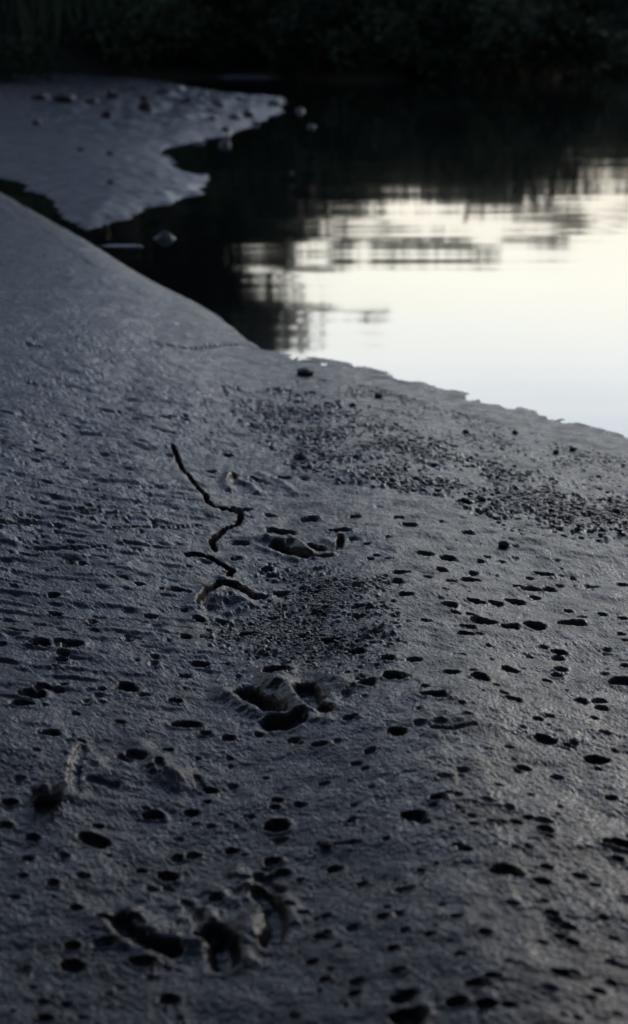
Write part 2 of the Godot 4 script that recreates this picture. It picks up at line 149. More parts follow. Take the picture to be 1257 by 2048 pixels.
const QA := 0.17
const QB := 2.15
const ROWS := 1000
const TF := 0.305
const TSTEP := 0.00092
var cols := 0
var fine0 := 0
var tcol := PackedFloat32Array()
var hgt := PackedFloat32Array()
var ids := PackedInt32Array()
var dent := PackedFloat32Array()
var rng := RandomNumberGenerator.new()
var names := {}
var inland := 0.0  # how far inside the shoreline the last asked point lies
var mud_mat: StandardMaterial3D
var noise_a := FastNoiseLite.new()
var noise_b := FastNoiseLite.new()
var noise_c := FastNoiseLite.new()

# ---------------------------------------------------------------- helpers
func numbered(called: String) -> String:
	if not names.has(called):
		names[called] = 0
		return called
	names[called] += 1
	return "%s_%03d" % [called, names[called]]

func tag(o: Node, label: String, category: String, group := "") -> void:
	o.set_meta("label", label)
	o.set_meta("category", category)
	if group != "":
		o.set_meta("group", group)

func thing(called: String, label: String, category: String, at: Vector3, group := "") -> Node3D:
	var o := Node3D.new()
	o.name = numbered(called)
	add_child(o)
	o.position = at
	tag(o, label, category, group)
	return o

func obj(called: String, mesh: Mesh, mat: Material, parent: Node = null) -> MeshInstance3D:
	var o := MeshInstance3D.new()
	o.mesh = mesh
	o.material_override = mat
	if parent == null:
		o.name = numbered(called)
		add_child(o)
	else:
		o.name = called
		parent.add_child(o, true)
	return o

func structure(o: Node) -> void:
	o.set_meta("kind", "structure")

func lin(r: float, g: float, b: float) -> Color:
	return Color(r, g, b).linear_to_srgb()

func mesh_of(v: PackedVector3Array, n: PackedVector3Array, idx: PackedInt32Array, c := PackedColorArray()) -> ArrayMesh:
	var a := []
	a.resize(Mesh.ARRAY_MAX)
	a[Mesh.ARRAY_VERTEX] = v
	a[Mesh.ARRAY_NORMAL] = n
	a[Mesh.ARRAY_INDEX] = idx
	if c.size() > 0:
		a[Mesh.ARRAY_COLOR] = c
	var m := ArrayMesh.new()
	m.add_surface_from_arrays(Mesh.PRIMITIVE_TRIANGLES, a)
	return m

func noise_tex(freq: float, octaves: int, seed_: int, size: int, ramp: Gradient = null, as_normal := false, bump := 4.0, kind := FastNoiseLite.TYPE_SIMPLEX_SMOOTH) -> NoiseTexture2D:
	var n := FastNoiseLite.new()
	n.seed = seed_
	n.noise_type = kind
	n.frequency = freq
	n.fractal_octaves = octaves
	var t := NoiseTexture2D.new()
	t.width = size
	t.height = size
	t.seamless = true
	t.noise = n
	if ramp:
		t.color_ramp = ramp
	if as_normal:
		t.as_normal_map = true
		t.bump_strength = bump
	return t

# long low ripples as a normal map: they run across the view, so the slope is mostly along z
func ripple_tex() -> ImageTexture:
	var r := RandomNumberGenerator.new()
	r.seed = 31
	var waves := []
	for k in 16:
		waves.append([r.randi_range(-2, 2), r.randi_range(2, 13), r.randf() * TAU, r.randf_range(0.4, 1.0)])
	var im := Image.create(256, 512, false, Image.FORMAT_RGBF)
	for y in 512:
		for x in 256:
			var sz := 0.0
			var sx := 0.0
			for w in waves:
				var c: float = cos(TAU * (w[0] * x / 256.0 + w[1] * y / 512.0) + w[2]) * w[3]
				sz += c
				sx += c * w[0] * 0.1
			im.set_pixel(x, y, Color(0.5 + 0.5 * 0.0011 * sx, 0.5 + 0.5 * 0.0011 * sz, 1.0))
	return ImageTexture.create_from_image(im)

func ramp2(a: Color, b: Color, c: Color) -> Gradient:
	var g := Gradient.new()
	g.set_color(0, a)
	g.set_color(1, c)
	g.add_point(0.5, b)
	return g

func poly2(a: Array) -> PackedVector2Array:
	var p := PackedVector2Array()
	for k in range(0, a.size(), 2):
		p.append(Vector2(a[k], a[k + 1]))
	return p

# ---------------------------------------------------------------- the near bank
func bank_height(x: float, d: float) -> float:
	var u: float = clampf((x - SHORE_X0) / SHORE_STEP, 0.0, 191.999)
	var k := int(u)
	var f := u - k
	var ds: float = SHORE_D[k] * (1.0 - f) + SHORE_D[k + 1] * f
	var lip: float = SHORE_LIP[k] * (1.0 - f) + SHORE_LIP[k + 1] * f
	var co: float = SHORE_COS[k] * (1.0 - f) + SHORE_COS[k + 1] * f
	var s := (ds - d) * co
	inland = s
	if s >= 0.0:
		return lip * (1.0 - exp(-s / 0.05)) + 0.09 * s * (s / (s + 0.15))
	return maxf(0.3 * s, -0.3)

# the finished mud surface, pits and prints included
func surface_height(x: float, d: float) -> float:
	var i := clampi(roundi((1.0 / d - QA) / ((QB - QA) / (ROWS - 1))), 0, ROWS - 1)
	return hgt[i * cols + clampi(col_of(x / d), 0, cols - 1)]

func col_of(t: float) -> int:
	return tcol.bsearch(t)

func splat_pit(x: float, d: float, r: float, depth: float, rim: float, id: int, stretch := 1.0) -> void:
	var p1 := rng.randf() * TAU
	var p2 := rng.randf() * TAU
	var w1 := rng.randf_range(0.05, 0.17)
	var w2 := rng.randf_range(0.03, 0.13)
	var reach := r * 1.75 * stretch
	var qs := (QB - QA) / (ROWS - 1)
	var i0 := maxi(0, int(ceil((1.0 / (d + reach) - QA) / qs)))
	var i1 := mini(ROWS - 1, int((1.0 / (d - reach) - QA) / qs))
	var small := r < 0.004
	var big := id >= 0 and rim > 0.0 and dent.size() > 0
	for i in range(i0, i1 + 1):
		var dd := 1.0 / (QA + i * qs)
		var j0 := maxi(0, col_of((x - reach) / dd))
		var j1 := mini(cols - 1, col_of((x + reach) / dd) - 1)
		var dz := dd - d
		for j in range(j0, j1 + 1):
			var dx := (tcol[j] * dd - x) / stretch
			var rr := sqrt(dx * dx + dz * dz) / r
			if rr > 1.75:
				continue
			if not small:
				var a := atan2(dz, dx)
				rr *= 1.0 + w1 * sin(2.0 * a + p1) + w2 * sin(3.0 * a + p2) + 0.04 * sin(7.0 * a + p1 * 3.0)
			var k := i * cols + j
			if rr < 1.0:
				var s := 1.0 - rr * rr
				if big:
					dent[k] = maxf(dent[k], depth * s * (1.6 - 0.6 * s))
				else:
					hgt[k] -= depth * s
				if id > 0:
					ids[k] = id
			var e := (rr - 1.15) / 0.22
			hgt[k] += rim * exp(-e * e) * (0.6 + 0.4 * sin(2.0 * p1 + rr * 3.0))

func splat_stroke(id: int, amp: float, r: float, line: Array) -> void:
	var lo := Vector2(1e9, 1e9)
	var hi := Vector2(-1e9, -1e9)
	var p := poly2(line)
	for v in p:
		lo = lo.min(v)
		hi = hi.max(v)
	var reach := r * 2.4
	var qs := (QB - QA) / (ROWS - 1)
	var i0 := maxi(0, int(ceil((1.0 / (hi.y + reach) - QA) / qs)))
	var i1 := mini(ROWS - 1, int((1.0 / (lo.y - reach) - QA) / qs))
	var n := p.size() - 1
	var wob := 0.45 / r
	for i in range(i0, i1 + 1):
		var dd := 1.0 / (QA + i * qs)
		var j0 := maxi(0, col_of((lo.x - reach) / dd))
		var j1 := mini(cols - 1, col_of((hi.x + reach) / dd))
		for j in range(j0, j1 + 1):
			var q := Vector2(tcol[j] * dd, dd)
			var best := 1e9
			for s in n:
				var a := p[s]
				var ab := p[s + 1] - a
				var f := clampf((q - a).dot(ab) / ab.length_squared(), 0.0, 1.0)
				var dist := (q - a - ab * f).length_squared()
				if dist < best:
					best = dist
			var t := sqrt(best) / r
			if t > 2.4:
				continue
			t *= 1.0 + (0.16 if id != 7 else 0.4) * noise_b.get_noise_2d(q.x * wob * 1.2, q.y * wob * 1.2 + id * 17.0)
			var k := i * cols + j
			if amp < 0.0:
				var s2 := 1.0 - smoothstep(0.35 if id != 7 else 0.6, 1.05, t)
				hgt[k] += amp * s2
				var e := (t - 1.35) / 0.3
				hgt[k] -= amp * (0.07 if id != 7 else 0.02) * exp(-e * e)
			else:
				hgt[k] += amp * exp(-t * t) * (0.85 + 0.2 * noise_b.get_noise_2d(q.x * 24.0, q.y * 24.0))

func make_bank() -> void:
	for k in range(129, -1, -1):
		tcol.append(-TF - 0.0036 * (k + 1) - 0.7 * pow((k + 1) / 130.0, 6.0))
	fine0 = tcol.size()
	for k in int(2.0 * TF / TSTEP):
		tcol.append(-TF + k * TSTEP)
	for k in 130:
		tcol.append(TF + 0.0036 * k + 0.7 * pow(k / 130.0, 6.0))
	cols = tcol.size()
	var total := cols * ROWS
	hgt.resize(total)
	ids.resize(total)
	var xs := PackedFloat32Array()
	xs.resize(total)
	var qs := (QB - QA) / (ROWS - 1)
	for i in ROWS:
		var d := 1.0 / (QA + i * qs)
		for j in cols:
			var x := tcol[j] * d
			var k := i * cols + j
			xs[k] = x
			var h := bank_height(x, d)
			if h > -0.12:
				h += 0.006 * noise_a.get_noise_2d(x * 2.2, d * 2.2) * smoothstep(0.0, 0.03, h)
				h += 0.0018 * noise_a.get_noise_2d(x * 14.0, d * 14.0) * (0.4 + 0.6 * smoothstep(0.0, 0.02, h)) + rng.randf_range(-0.00023, 0.00023) * (0.4 + 0.6 * d) * smoothstep(-0.02, 0.25, inland)
				var calm := 0.2 + 0.8 * smoothstep(0.02, 0.3, inland)
				h += 0.00055 * noise_b.get_noise_2d(x * 60.0, d * 60.0) * calm + 0.0006 * noise_b.get_noise_2d(x * 3.0 + 50.0, d * 34.0) * calm
				h += 0.0005 * noise_c.get_noise_2d(x * 190.0, d * 190.0) * calm * (0.6 + 0.8 * absf(noise_a.get_noise_2d(x * 5.0 + 40.0, d * 5.0)))
				# wind-laid crust: low terraces that run across the left of the bank
				var m := smoothstep(0.08, -0.25, x - 0.05 * noise_a.get_noise_2d(d * 9.0, 5.0)) * smoothstep(0.75, 0.95, d) * smoothstep(2.4, 1.6, d)
				if m > 0.0:
					h += 0.003 * m * maxf(0.0, noise_b.get_noise_2d(x * 9.0, d * 55.0) - 0.05)
					h -= 0.006 * m * maxf(0.0, noise_b.get_noise_2d(x * 22.0 + 90.0, d * 60.0) - 0.34)
			hgt[k] = h
	# crumbly, pitted areas
	for a in 4:
		var p := poly2(PITTED_AREAS[a])
		var lo := p[0]
		var hi := p[0]
		for v in p:
			lo = lo.min(v)
			hi = hi.max(v)
		var left: int = [2200, 900, 1200, 250][a]
		var tries := 0
		while left > 0 and tries < 60000:
			tries += 1
			var v := Vector2(rng.randf_range(lo.x, hi.x), rng.randf_range(lo.y, hi.y))
			if not Geometry2D.is_point_in_polygon(v, p):
				continue
			if bank_height(v.x, v.y) < 0.0035:
				continue
			var e := noise_a.get_noise_2d(v.x * 12.0 + 7.0, v.y * 12.0)
			if rng.randf() > 0.45 + 1.1 * e:
				continue
			left -= 1
			var r: float = rng.randf_range(0.0014, 0.0042) * [1.0, 0.7, 0.8, 0.8][a]
			if rng.randf() < 0.68:
				splat_pit(v.x, v.y, r, r * rng.randf_range(0.7, 1.4) * [0.8, 0.6, 0.7, 0.8][a], r * 0.2, 0, rng.randf_range(0.9, 1.4))
			else:
				splat_pit(v.x, v.y, r, -r * rng.randf_range(0.4, 0.9), 0.0, 0)
	# small drip marks everywhere
	for k in 2500:
		var d := 1.0 / (0.42 + 1.5 * pow(rng.randf(), 1.25))
		var x := rng.randf_range(-0.74, 0.74) * d
		if bank_height(x, d) < 0.006:
			continue
		var r := 0.0011 + 0.0036 * pow(rng.randf(), 3.0)
		splat_pit(x, d, r * (0.7 + 0.3 * d), r * rng.randf_range(0.3, 0.75), r * 0.12, 0, rng.randf_range(0.9, 1.6))
	# the big pits; where two meet the deeper one counts
	dent.resize(total)
	for k in range(0, PITS.size(), 3):
		var r: float = PITS[k + 2]
		splat_pit(PITS[k], PITS[k + 1], r * 0.76, r * rng.randf_range(0.6, 0.9), r * rng.randf_range(0.08, 0.18), 100 + k / 3 if r > 0.0028 else 0, rng.randf_range(1.2, 1.42))
	for k in 420:
		var d := 1.0 / rng.randf_range(0.55, 1.7)
		var x := rng.randf_range(0.31, 0.75) * d * (1.0 if k % 2 == 0 else -1.0)
		var r := 0.004 + 0.008 * pow(rng.randf(), 2.0)
		if bank_height(x, d) > 0.012 and (x > 0.0 or rng.randf() < 0.5):
			splat_pit(x, d, r * 0.76, r * rng.randf_range(0.6, 0.9), r * 0.12, 0, rng.randf_range(1.2, 1.42))
	for k in total:
		hgt[k] -= dent[k]
	for s in STROKES:
		splat_stroke(s[0], s[1] * (0.45 if s[0] != 7 else 0.54), s[2] * (1.1 if s[0] != 7 else 1.0), s[3])
	# which vertices belong to which print
	for a in PRINT_AREAS.size():
		var p := poly2(PRINT_AREAS[a])
		var lo := p[0]
		var hi := p[0]
		for v in p:
			lo = lo.min(v)
			hi = hi.max(v)
		for i in range(int((1.0 / hi.y - QA) / qs), int((1.0 / lo.y - QA) / qs) + 1):
			var dd := 1.0 / (QA + i * qs)
			for j in range(col_of(lo.x / dd), col_of(hi.x / dd) + 1):
				var q := Vector2(tcol[j] * dd, dd)
				if Geometry2D.is_point_in_polygon(q, p):
					ids[i * cols + j] = a + 1
					if a < 6:
						var inside := minf(1.0, seg_dist(q, p) / 0.012)
						hgt[i * cols + j] += inside * (0.001 * noise_b.get_noise_2d(q.x * 62.0 + 30.0, q.y * 62.0) + 0.0003 * noise_c.get_noise_2d(q.x * 150.0, q.y * 150.0 + 8.0))
	# vertices, normals, colours
	var v := PackedVector3Array()
	v.resize(total)
	for i in ROWS:
		var d := 1.0 / (QA + i * qs)
		for j in cols:
			var k := i * cols + j
			v[k] = Vector3(xs[k], hgt[k], -d)
	var nrm := PackedVector3Array()
	nrm.resize(total)
	var colr := PackedColorArray()
	colr.resize(total)
	for i in ROWS:
		var ra := maxi(i - 1, 0) * cols
		var rb := mini(i + 1, ROWS - 1) * cols
		for j in cols:
			var k := i * cols + j
			var ja := maxi(j - 1, 0)
			var jb := mini(j + 1, cols - 1)
			nrm[k] = (v[rb + j] - v[ra + j]).cross(v[i * cols + jb] - v[i * cols + ja]).normalized()
			var p := v[k]
			var g := 0.5 + 0.5 * noise_a.get_noise_2d(p.x * 4.0 + 11.0, p.z * 4.0)
			var f := 1.0 + 0.35 * noise_c.get_noise_2d(p.x * 90.0, p.z * 90.0)
			var silt := smoothstep(-0.1, 0.35, noise_a.get_noise_2d(p.x * 2.6 + 3.0, p.z * 5.0))
			colr[k] = Color((0.024 + 0.012 * g + 0.012 * silt) * f, (0.025 + 0.006 * g + 0.007 * silt) * f, (0.029 - 0.002 * g + 0.002 * silt) * f)
	var bank := Node3D.new()
	bank.name = numbered("mud_bank")
	add_child(bank)
	structure(bank)
	bank.set_meta("label", "dark wet mud bank with hoof prints and drip pits")
	var idx := PackedInt32Array()
	var pieces := {}
	for i in ROWS - 1:
		for j in cols - 1:
			var k := i * cols + j
			if v[k].y < -0.05 and v[k + cols].y < -0.05:
				continue
			var id := ids[k]
			if id == 0:
				idx.append_array(PackedInt32Array([k, k + 1, k + cols + 1, k, k + cols + 1, k + cols]))
			else:
				if not pieces.has(id):
					pieces[id] = PackedInt32Array()
				pieces[id].append(k)
	obj("mud_surface", mesh_of(v, nrm, idx, colr), mud_mat, bank)
	for id in pieces:
		var where := {}
		var pv := PackedVector3Array()
		var pn := PackedVector3Array()
		var pc := PackedColorArray()
		var pi := PackedInt32Array()
		for k in pieces[id]:
			for c in [k, k + 1, k + cols + 1, k, k + cols + 1, k + cols]:
				if not where.has(c):
					where[c] = pv.size()
					pv.append(v[c])
					pn.append(nrm[c])
					pc.append(colr[c])
				pi.append(where[c])
		obj("crack" if id == 7 else "hoof_print" if id < 7 else "pit", mesh_of(pv, pn, pi, pc), mud_mat, bank)

# ---------------------------------------------------------------- far ground
func seg_dist(q: Vector2, p: PackedVector2Array) -> float:
	var best := 1e9
	for s in p.size():
		var a := p[s]
		var ab := p[(s + 1) % p.size()] - a
		var f := clampf((q - a).dot(ab) / ab.length_squared(), 0.0, 1.0)
		best = minf(best, (q - a - ab * f).length_squared())
	return sqrt(best) * (1.0 if Geometry2D.is_point_in_polygon(q, p) else -1.0)

func grid_mesh(nr: int, nc: int, at: Callable, tint: Callable, cut: float) -> ArrayMesh:
	var v := PackedVector3Array()
	v.resize(nr * nc)
	var c := PackedColorArray()
	c.resize(nr * nc)
	for i in nr:
		for j in nc:
			v[i * nc + j] = at.call(i, j)
			c[i * nc + j] = tint.call(v[i * nc + j])
	var n := PackedVector3Array()
	n.resize(nr * nc)
	var idx := PackedInt32Array()
	for i in nr:
		for j in nc:
			var k := i * nc + j
			n[k] = (v[mini(i + 1, nr - 1) * nc + j] - v[maxi(i - 1, 0) * nc + j]).cross(v[i * nc + mini(j + 1, nc - 1)] - v[i * nc + maxi(j - 1, 0)]).normalized()
			if i < nr - 1 and j < nc - 1 and maxf(maxf(v[k].y, v[k + 1].y), maxf(v[k + nc].y, v[k + nc + 1].y)) > cut:
				idx.append_array(PackedInt32Array([k, k + 1, k + nc + 1, k, k + nc + 1, k + nc]))
	return mesh_of(v, n, idx, c)

func spit_height(x: float, d: float, p: PackedVector2Array) -> float:
	var s := seg_dist(Vector2(x, d), p) + 0.05 * noise_b.get_noise_2d(x * 3.0, d * 2.0) + 0.022 * noise_b.get_noise_2d(x * 10.0, d * 6.0) + 0.012 * noise_b.get_noise_2d(x * 28.0, d * 16.0)
	var h := 0.016 * (1.0 - exp(-s / 0.12)) if s > 0.0 else maxf(s * 0.3, -0.3)
	if s > 0.0:
		h += 0.07 * s / (1.0 + 0.7 * s) * smoothstep(12.0, 6.0, d)
		var rough := smoothstep(5.5, 8.5, d)
		h += (0.006 + 0.03 * rough) * noise_a.get_noise_2d(x * 3.5, d * 3.5) * minf(1.0, s * 3.0) + 0.003 * noise_b.get_noise_2d(x * 16.0, d * 16.0)
		h += 0.02 * rough * absf(noise_b.get_noise_2d(x * 5.0, d * 5.0)) * minf(1.0, s * 3.0)
	return h

func far_shore(x: float) -> float:
	var d := 13.6 + 1.0 * noise_a.get_noise_2d(x * 0.5, 3.0) + 0.35 * noise_a.get_noise_2d(x * 2.0, 9.0)
	d -= 1.1 * exp(-pow((x - 1.45) / 0.75, 2.0))
	d += 6.0 * smoothstep(2.0, 3.2, x)
	return d

func land_height(x: float, d: float) -> float:
	var s := d - far_shore(x)
	var far := 0.4 * s if s > 0.0 else 0.12 * s
	far = minf(far, 0.9 + 0.012 * s)
	var left := (-x - 9.0 + 0.35 * d) * 0.15
	left = minf(left, 0.9) if d > 5.0 else -1.0
	var back := -1.0
	if d < 1.9:
		back = 0.13 - 0.07 * d if d > -0.3 else 0.151 + 0.04 * minf(-d - 0.3, 20.0)
		if d > 0.35:
			back -= 0.06
	var right := minf((x - 12.5) * 0.15, 0.9) if d < 24.0 else -1.0
	var h := maxf(maxf(far, left), maxf(back, right))
	return maxf(h, -0.6) + (0.05 * noise_a.get_noise_2d(x * 0.9, d * 0.9) if h > 0.2 and d > 6.0 else 0.0)

# ---------------------------------------------------------------- stones
func stone_mesh(kind: int, seed_: int, rings := 9, seg := 14) -> ArrayMesh:
	var n := FastNoiseLite.new()
	n.seed = seed_
	n.frequency = 0.9
	var v := PackedVector3Array()
	for i in rings + 1:
		for j in seg:
			var a := TAU * j / seg
			var b := PI * i / rings
			var p := Vector3(sin(b) * cos(a), cos(b), sin(b) * sin(a))
			var r := 1.0 + 0.28 * n.get_noise_3dv(p * 1.2) + 0.12 * n.get_noise_3dv(p * 3.4)
			if kind > 0:
				r += 0.28 * n.get_noise_3dv(p * 2.2 + Vector3(9, 0, 0))
			p *= r
			p.y *= [0.72, 0.85, 0.42, 0.9][kind]
			if kind == 3 and p.y > 0.0:
				p.x *= 1.0 - 0.8 * p.y
				p.z *= 1.0 - 0.8 * p.y
			v.append(p)
	var st := SurfaceTool.new()
	st.begin(Mesh.PRIMITIVE_TRIANGLES)
	st.set_smooth_group(0 if kind != 1 else -1)
	for i in rings:
		for j in seg:
			var a := i * seg + j
			var b := i * seg + (j + 1) % seg
			for k in [a, b, b + seg, a, b + seg, a + seg]:
				st.add_vertex(v[k])
	st.generate_normals()
	return st.commit()

# ---------------------------------------------------------------- plants
func leaf_mesh(clumps: Array, size: float, seed_: int) -> ArrayMesh:
	var r := RandomNumberGenerator.new()
	r.seed = seed_
	var v := PackedVector3Array()
	var n := PackedVector3Array()
	var idx := PackedInt32Array()
	for c in clumps:
		var at: Vector3 = c[0]
		var rad: Vector3 = c[1]
		# sprigs: leaves gather round short twigs so that the crown breaks into tufts
		var left: int = c[2]
		while left > 0:
			var o := Vector3(r.randfn(), r.randfn(), r.randfn()).normalized() * pow(r.randf(), 0.45)
			var sp := at + o * rad
			var m := r.randi_range(5, 11)
			var spread := size * r.randf_range(1.2, 2.4)
			for k in m:
				var p := sp + Vector3(r.randfn(), r.randfn() * 0.6, r.randfn()) * spread * 0.6
				var a := Vector3(r.randfn(), r.randfn() * 0.6, r.randfn()).normalized() * size * r.randf_range(0.6, 1.2)
				var b := a.cross(Vector3(r.randfn(), r.randfn(), r.randfn())).normalized() * a.length() * 0.32
				var i0 := v.size()
				v.append_array(PackedVector3Array([p, p + a * 0.5 + b, p + a, p + a * 0.5 - b]))
				var nn := a.cross(b).normalized()
				n.append_array(PackedVector3Array([nn, nn, nn, nn]))
				idx.append_array(PackedInt32Array([i0, i0 + 1, i0 + 2, i0, i0 + 2, i0 + 3]))
			left -= m
	return mesh_of(v, n, idx)

func tube(st: SurfaceTool, pts: Array, r0: float, r1: float, seg := 7) -> void:
	for k in pts.size() - 1:
		var a: Vector3 = pts[k]
		var b: Vector3 = pts[k + 1]
		var ra := lerpf(r0, r1, float(k) / (pts.size() - 1))
		var rb := lerpf(r0, r1, float(k + 1) / (pts.size() - 1))
		var w := (b - a).normalized()
		var u := w.cross(Vector3(0.3, 0.1, 0.9)).normalized()
		var t := w.cross(u)
		for s in seg:
			var p := u * cos(TAU * s / seg) + t * sin(TAU * s / seg)
			var q := u * cos(TAU * (s + 1) / seg) + t * sin(TAU * (s + 1) / seg)
			for vv in [a + p * ra, b + p * rb, b + q * rb, a + p * ra, b + q * rb, a + q * ra]:
				st.add_vertex(vv)

func limb(a: Vector3, b: Vector3, sag: float, r: RandomNumberGenerator) -> Array:
	var out := []
	for k in 7:
		var f := k / 6.0
		out.append(a.lerp(b, f) + Vector3(r.randfn(), r.randfn(), r.randfn()) * 0.05 * a.distance_to(b) * f * (1.0 - f) * 2.0 + Vector3(0, sag * 4.0 * f * (1.0 - f), 0))
	return out

# clumps in world metres relative to the tree's foot
func tree(called: String, label: String, category: String, at: Vector3, height: float, radius: float, clumps: Array, leaf: float, lm: Material, bm: Material, seed_: int, group := "", hang := []) -> Node3D:
	var r := RandomNumberGenerator.new()
	r.seed = seed_
	var t := thing(called, label, category, at, group)
	var top := Vector3(r.randf_range(-0.3, 0.3), height, r.randf_range(-0.3, 0.3))
	var st := SurfaceTool.new()
	st.begin(Mesh.PRIMITIVE_TRIANGLES)
	var stem := limb(Vector3(0, -0.15, 0), top, 0.0, r)
	tube(st, stem, radius, radius * 0.3, 9)
	st.generate_normals()
	obj("trunk", st.commit(), bm, t)
	for c in clumps + hang:
		var target: Vector3 = c[0]
		var k := clampi(int(clampf(target.y / height - 0.15, 0.12, 0.9) * 6.0), 1, 5)
		var s2 := SurfaceTool.new()
		s2.begin(Mesh.PRIMITIVE_TRIANGLES)
		tube(s2, limb(stem[k], target, 0.06, r), radius * 0.32, radius * 0.05, 5)
		s2.generate_normals()
		obj("limb", s2.commit(), bm, t)
	obj("crown", leaf_mesh(clumps, leaf, seed_ + 5), lm, t)
	if hang.size() > 0:
		obj("hanging_foliage", leaf_mesh(hang, 0.06, seed_ + 6), lm, t)
	return t

func round_clumps(height: float, width: float, count: int, leaves: int, r: RandomNumberGenerator, low := 0.2) -> Array:
	var out := []
	for k in count:
		var f := (k + 0.5) / count
		var y := height * lerpf(low, 0.93, f)
		var w := width * (0.5 * sin(PI * clampf(f * 0.8 + 0.18, 0.0, 1.0)))
		var a := r.randf() * TAU
		var s := width * r.randf_range(0.17, 0.28)
		out.append([Vector3(cos(a) * w, y, sin(a) * w * 0.8), Vector3(s, s * r.randf_range(0.5, 0.8), s), leaves / count])
	return out

func blades(count: int, spread: float, height: float, width: float, lean: float, seed_: int) -> ArrayMesh:
	var r := RandomNumberGenerator.new()
	r.seed = seed_
	var st := SurfaceTool.new()
	st.begin(Mesh.PRIMITIVE_TRIANGLES)
	for k in count:
		var p := Vector3(r.randfn() * spread * 0.5, -0.03, r.randfn() * spread * 0.35)
		var dir := Vector3(r.randfn() * lean, 1.0, r.randfn() * lean).normalized()
		var h := height * r.randf_range(0.5, 1.1)
		var bend := Vector3(r.randfn(), 0, r.randfn()) * 0.18 * h
		var side := Vector3(cos(r.randf() * PI), 0, sin(r.randf() * PI)) * width
		var last := p
		var lw := 1.0
		for s in 4:
			var f := (s + 1) / 4.0
			var q := p + dir * h * f + bend * f * f - Vector3(0, 0.12 * h * f * f * f, 0)
			var w := 1.0 - 0.85 * f
			for vv in [last - side * lw, q - side * w, q + side * w, last - side * lw, q + side * w, last + side * lw]:
				st.add_vertex(vv)
			last = q
			lw = w
	st.generate_normals()
	return st.commit()

func plant_mat(c: Color, back: Color, called: String) -> StandardMaterial3D:
	var m := StandardMaterial3D.new()
	m.resource_name = called
	m.albedo_color = c
	m.roughness = 0.8
	m.metallic_specular = 0.25
	m.cull_mode = BaseMaterial3D.CULL_DISABLED
	m.backlight_enabled = true
	m.backlight = back
	return m

# ----------------------------------------------------------------
func sky_at(e: float) -> Vector3:
	var keys := [[0.0, 1.4, 1.28, 1.1], [6.0, 1.62, 1.5, 1.28], [10.0, 2.05, 2.02, 1.8], [14.0, 2.3, 2.4, 2.42], [17.0, 2.15, 2.42, 2.8], [20.0, 1.3, 1.65, 2.25], [24.0, 0.4, 0.56, 0.9], [30.0, 0.12, 0.18, 0.33], [44.0, 0.065, 0.1, 0.18], [90.0, 0.05, 0.075, 0.13]]
	for k in keys.size() - 1:
		if e <= keys[k + 1][0]:
			var f: float = smoothstep(0.0, 1.0, (e - keys[k][0]) / (keys[k + 1][0] - keys[k][0])) * 0.5 + 0.5 * (e - keys[k][0]) / (keys[k + 1][0] - keys[k][0])
			return Vector3(lerpf(keys[k][1], keys[k + 1][1], f), lerpf(keys[k][2], keys[k + 1][2], f), lerpf(keys[k][3], keys[k + 1][3], f))
	return Vector3(0.05, 0.075, 0.13)

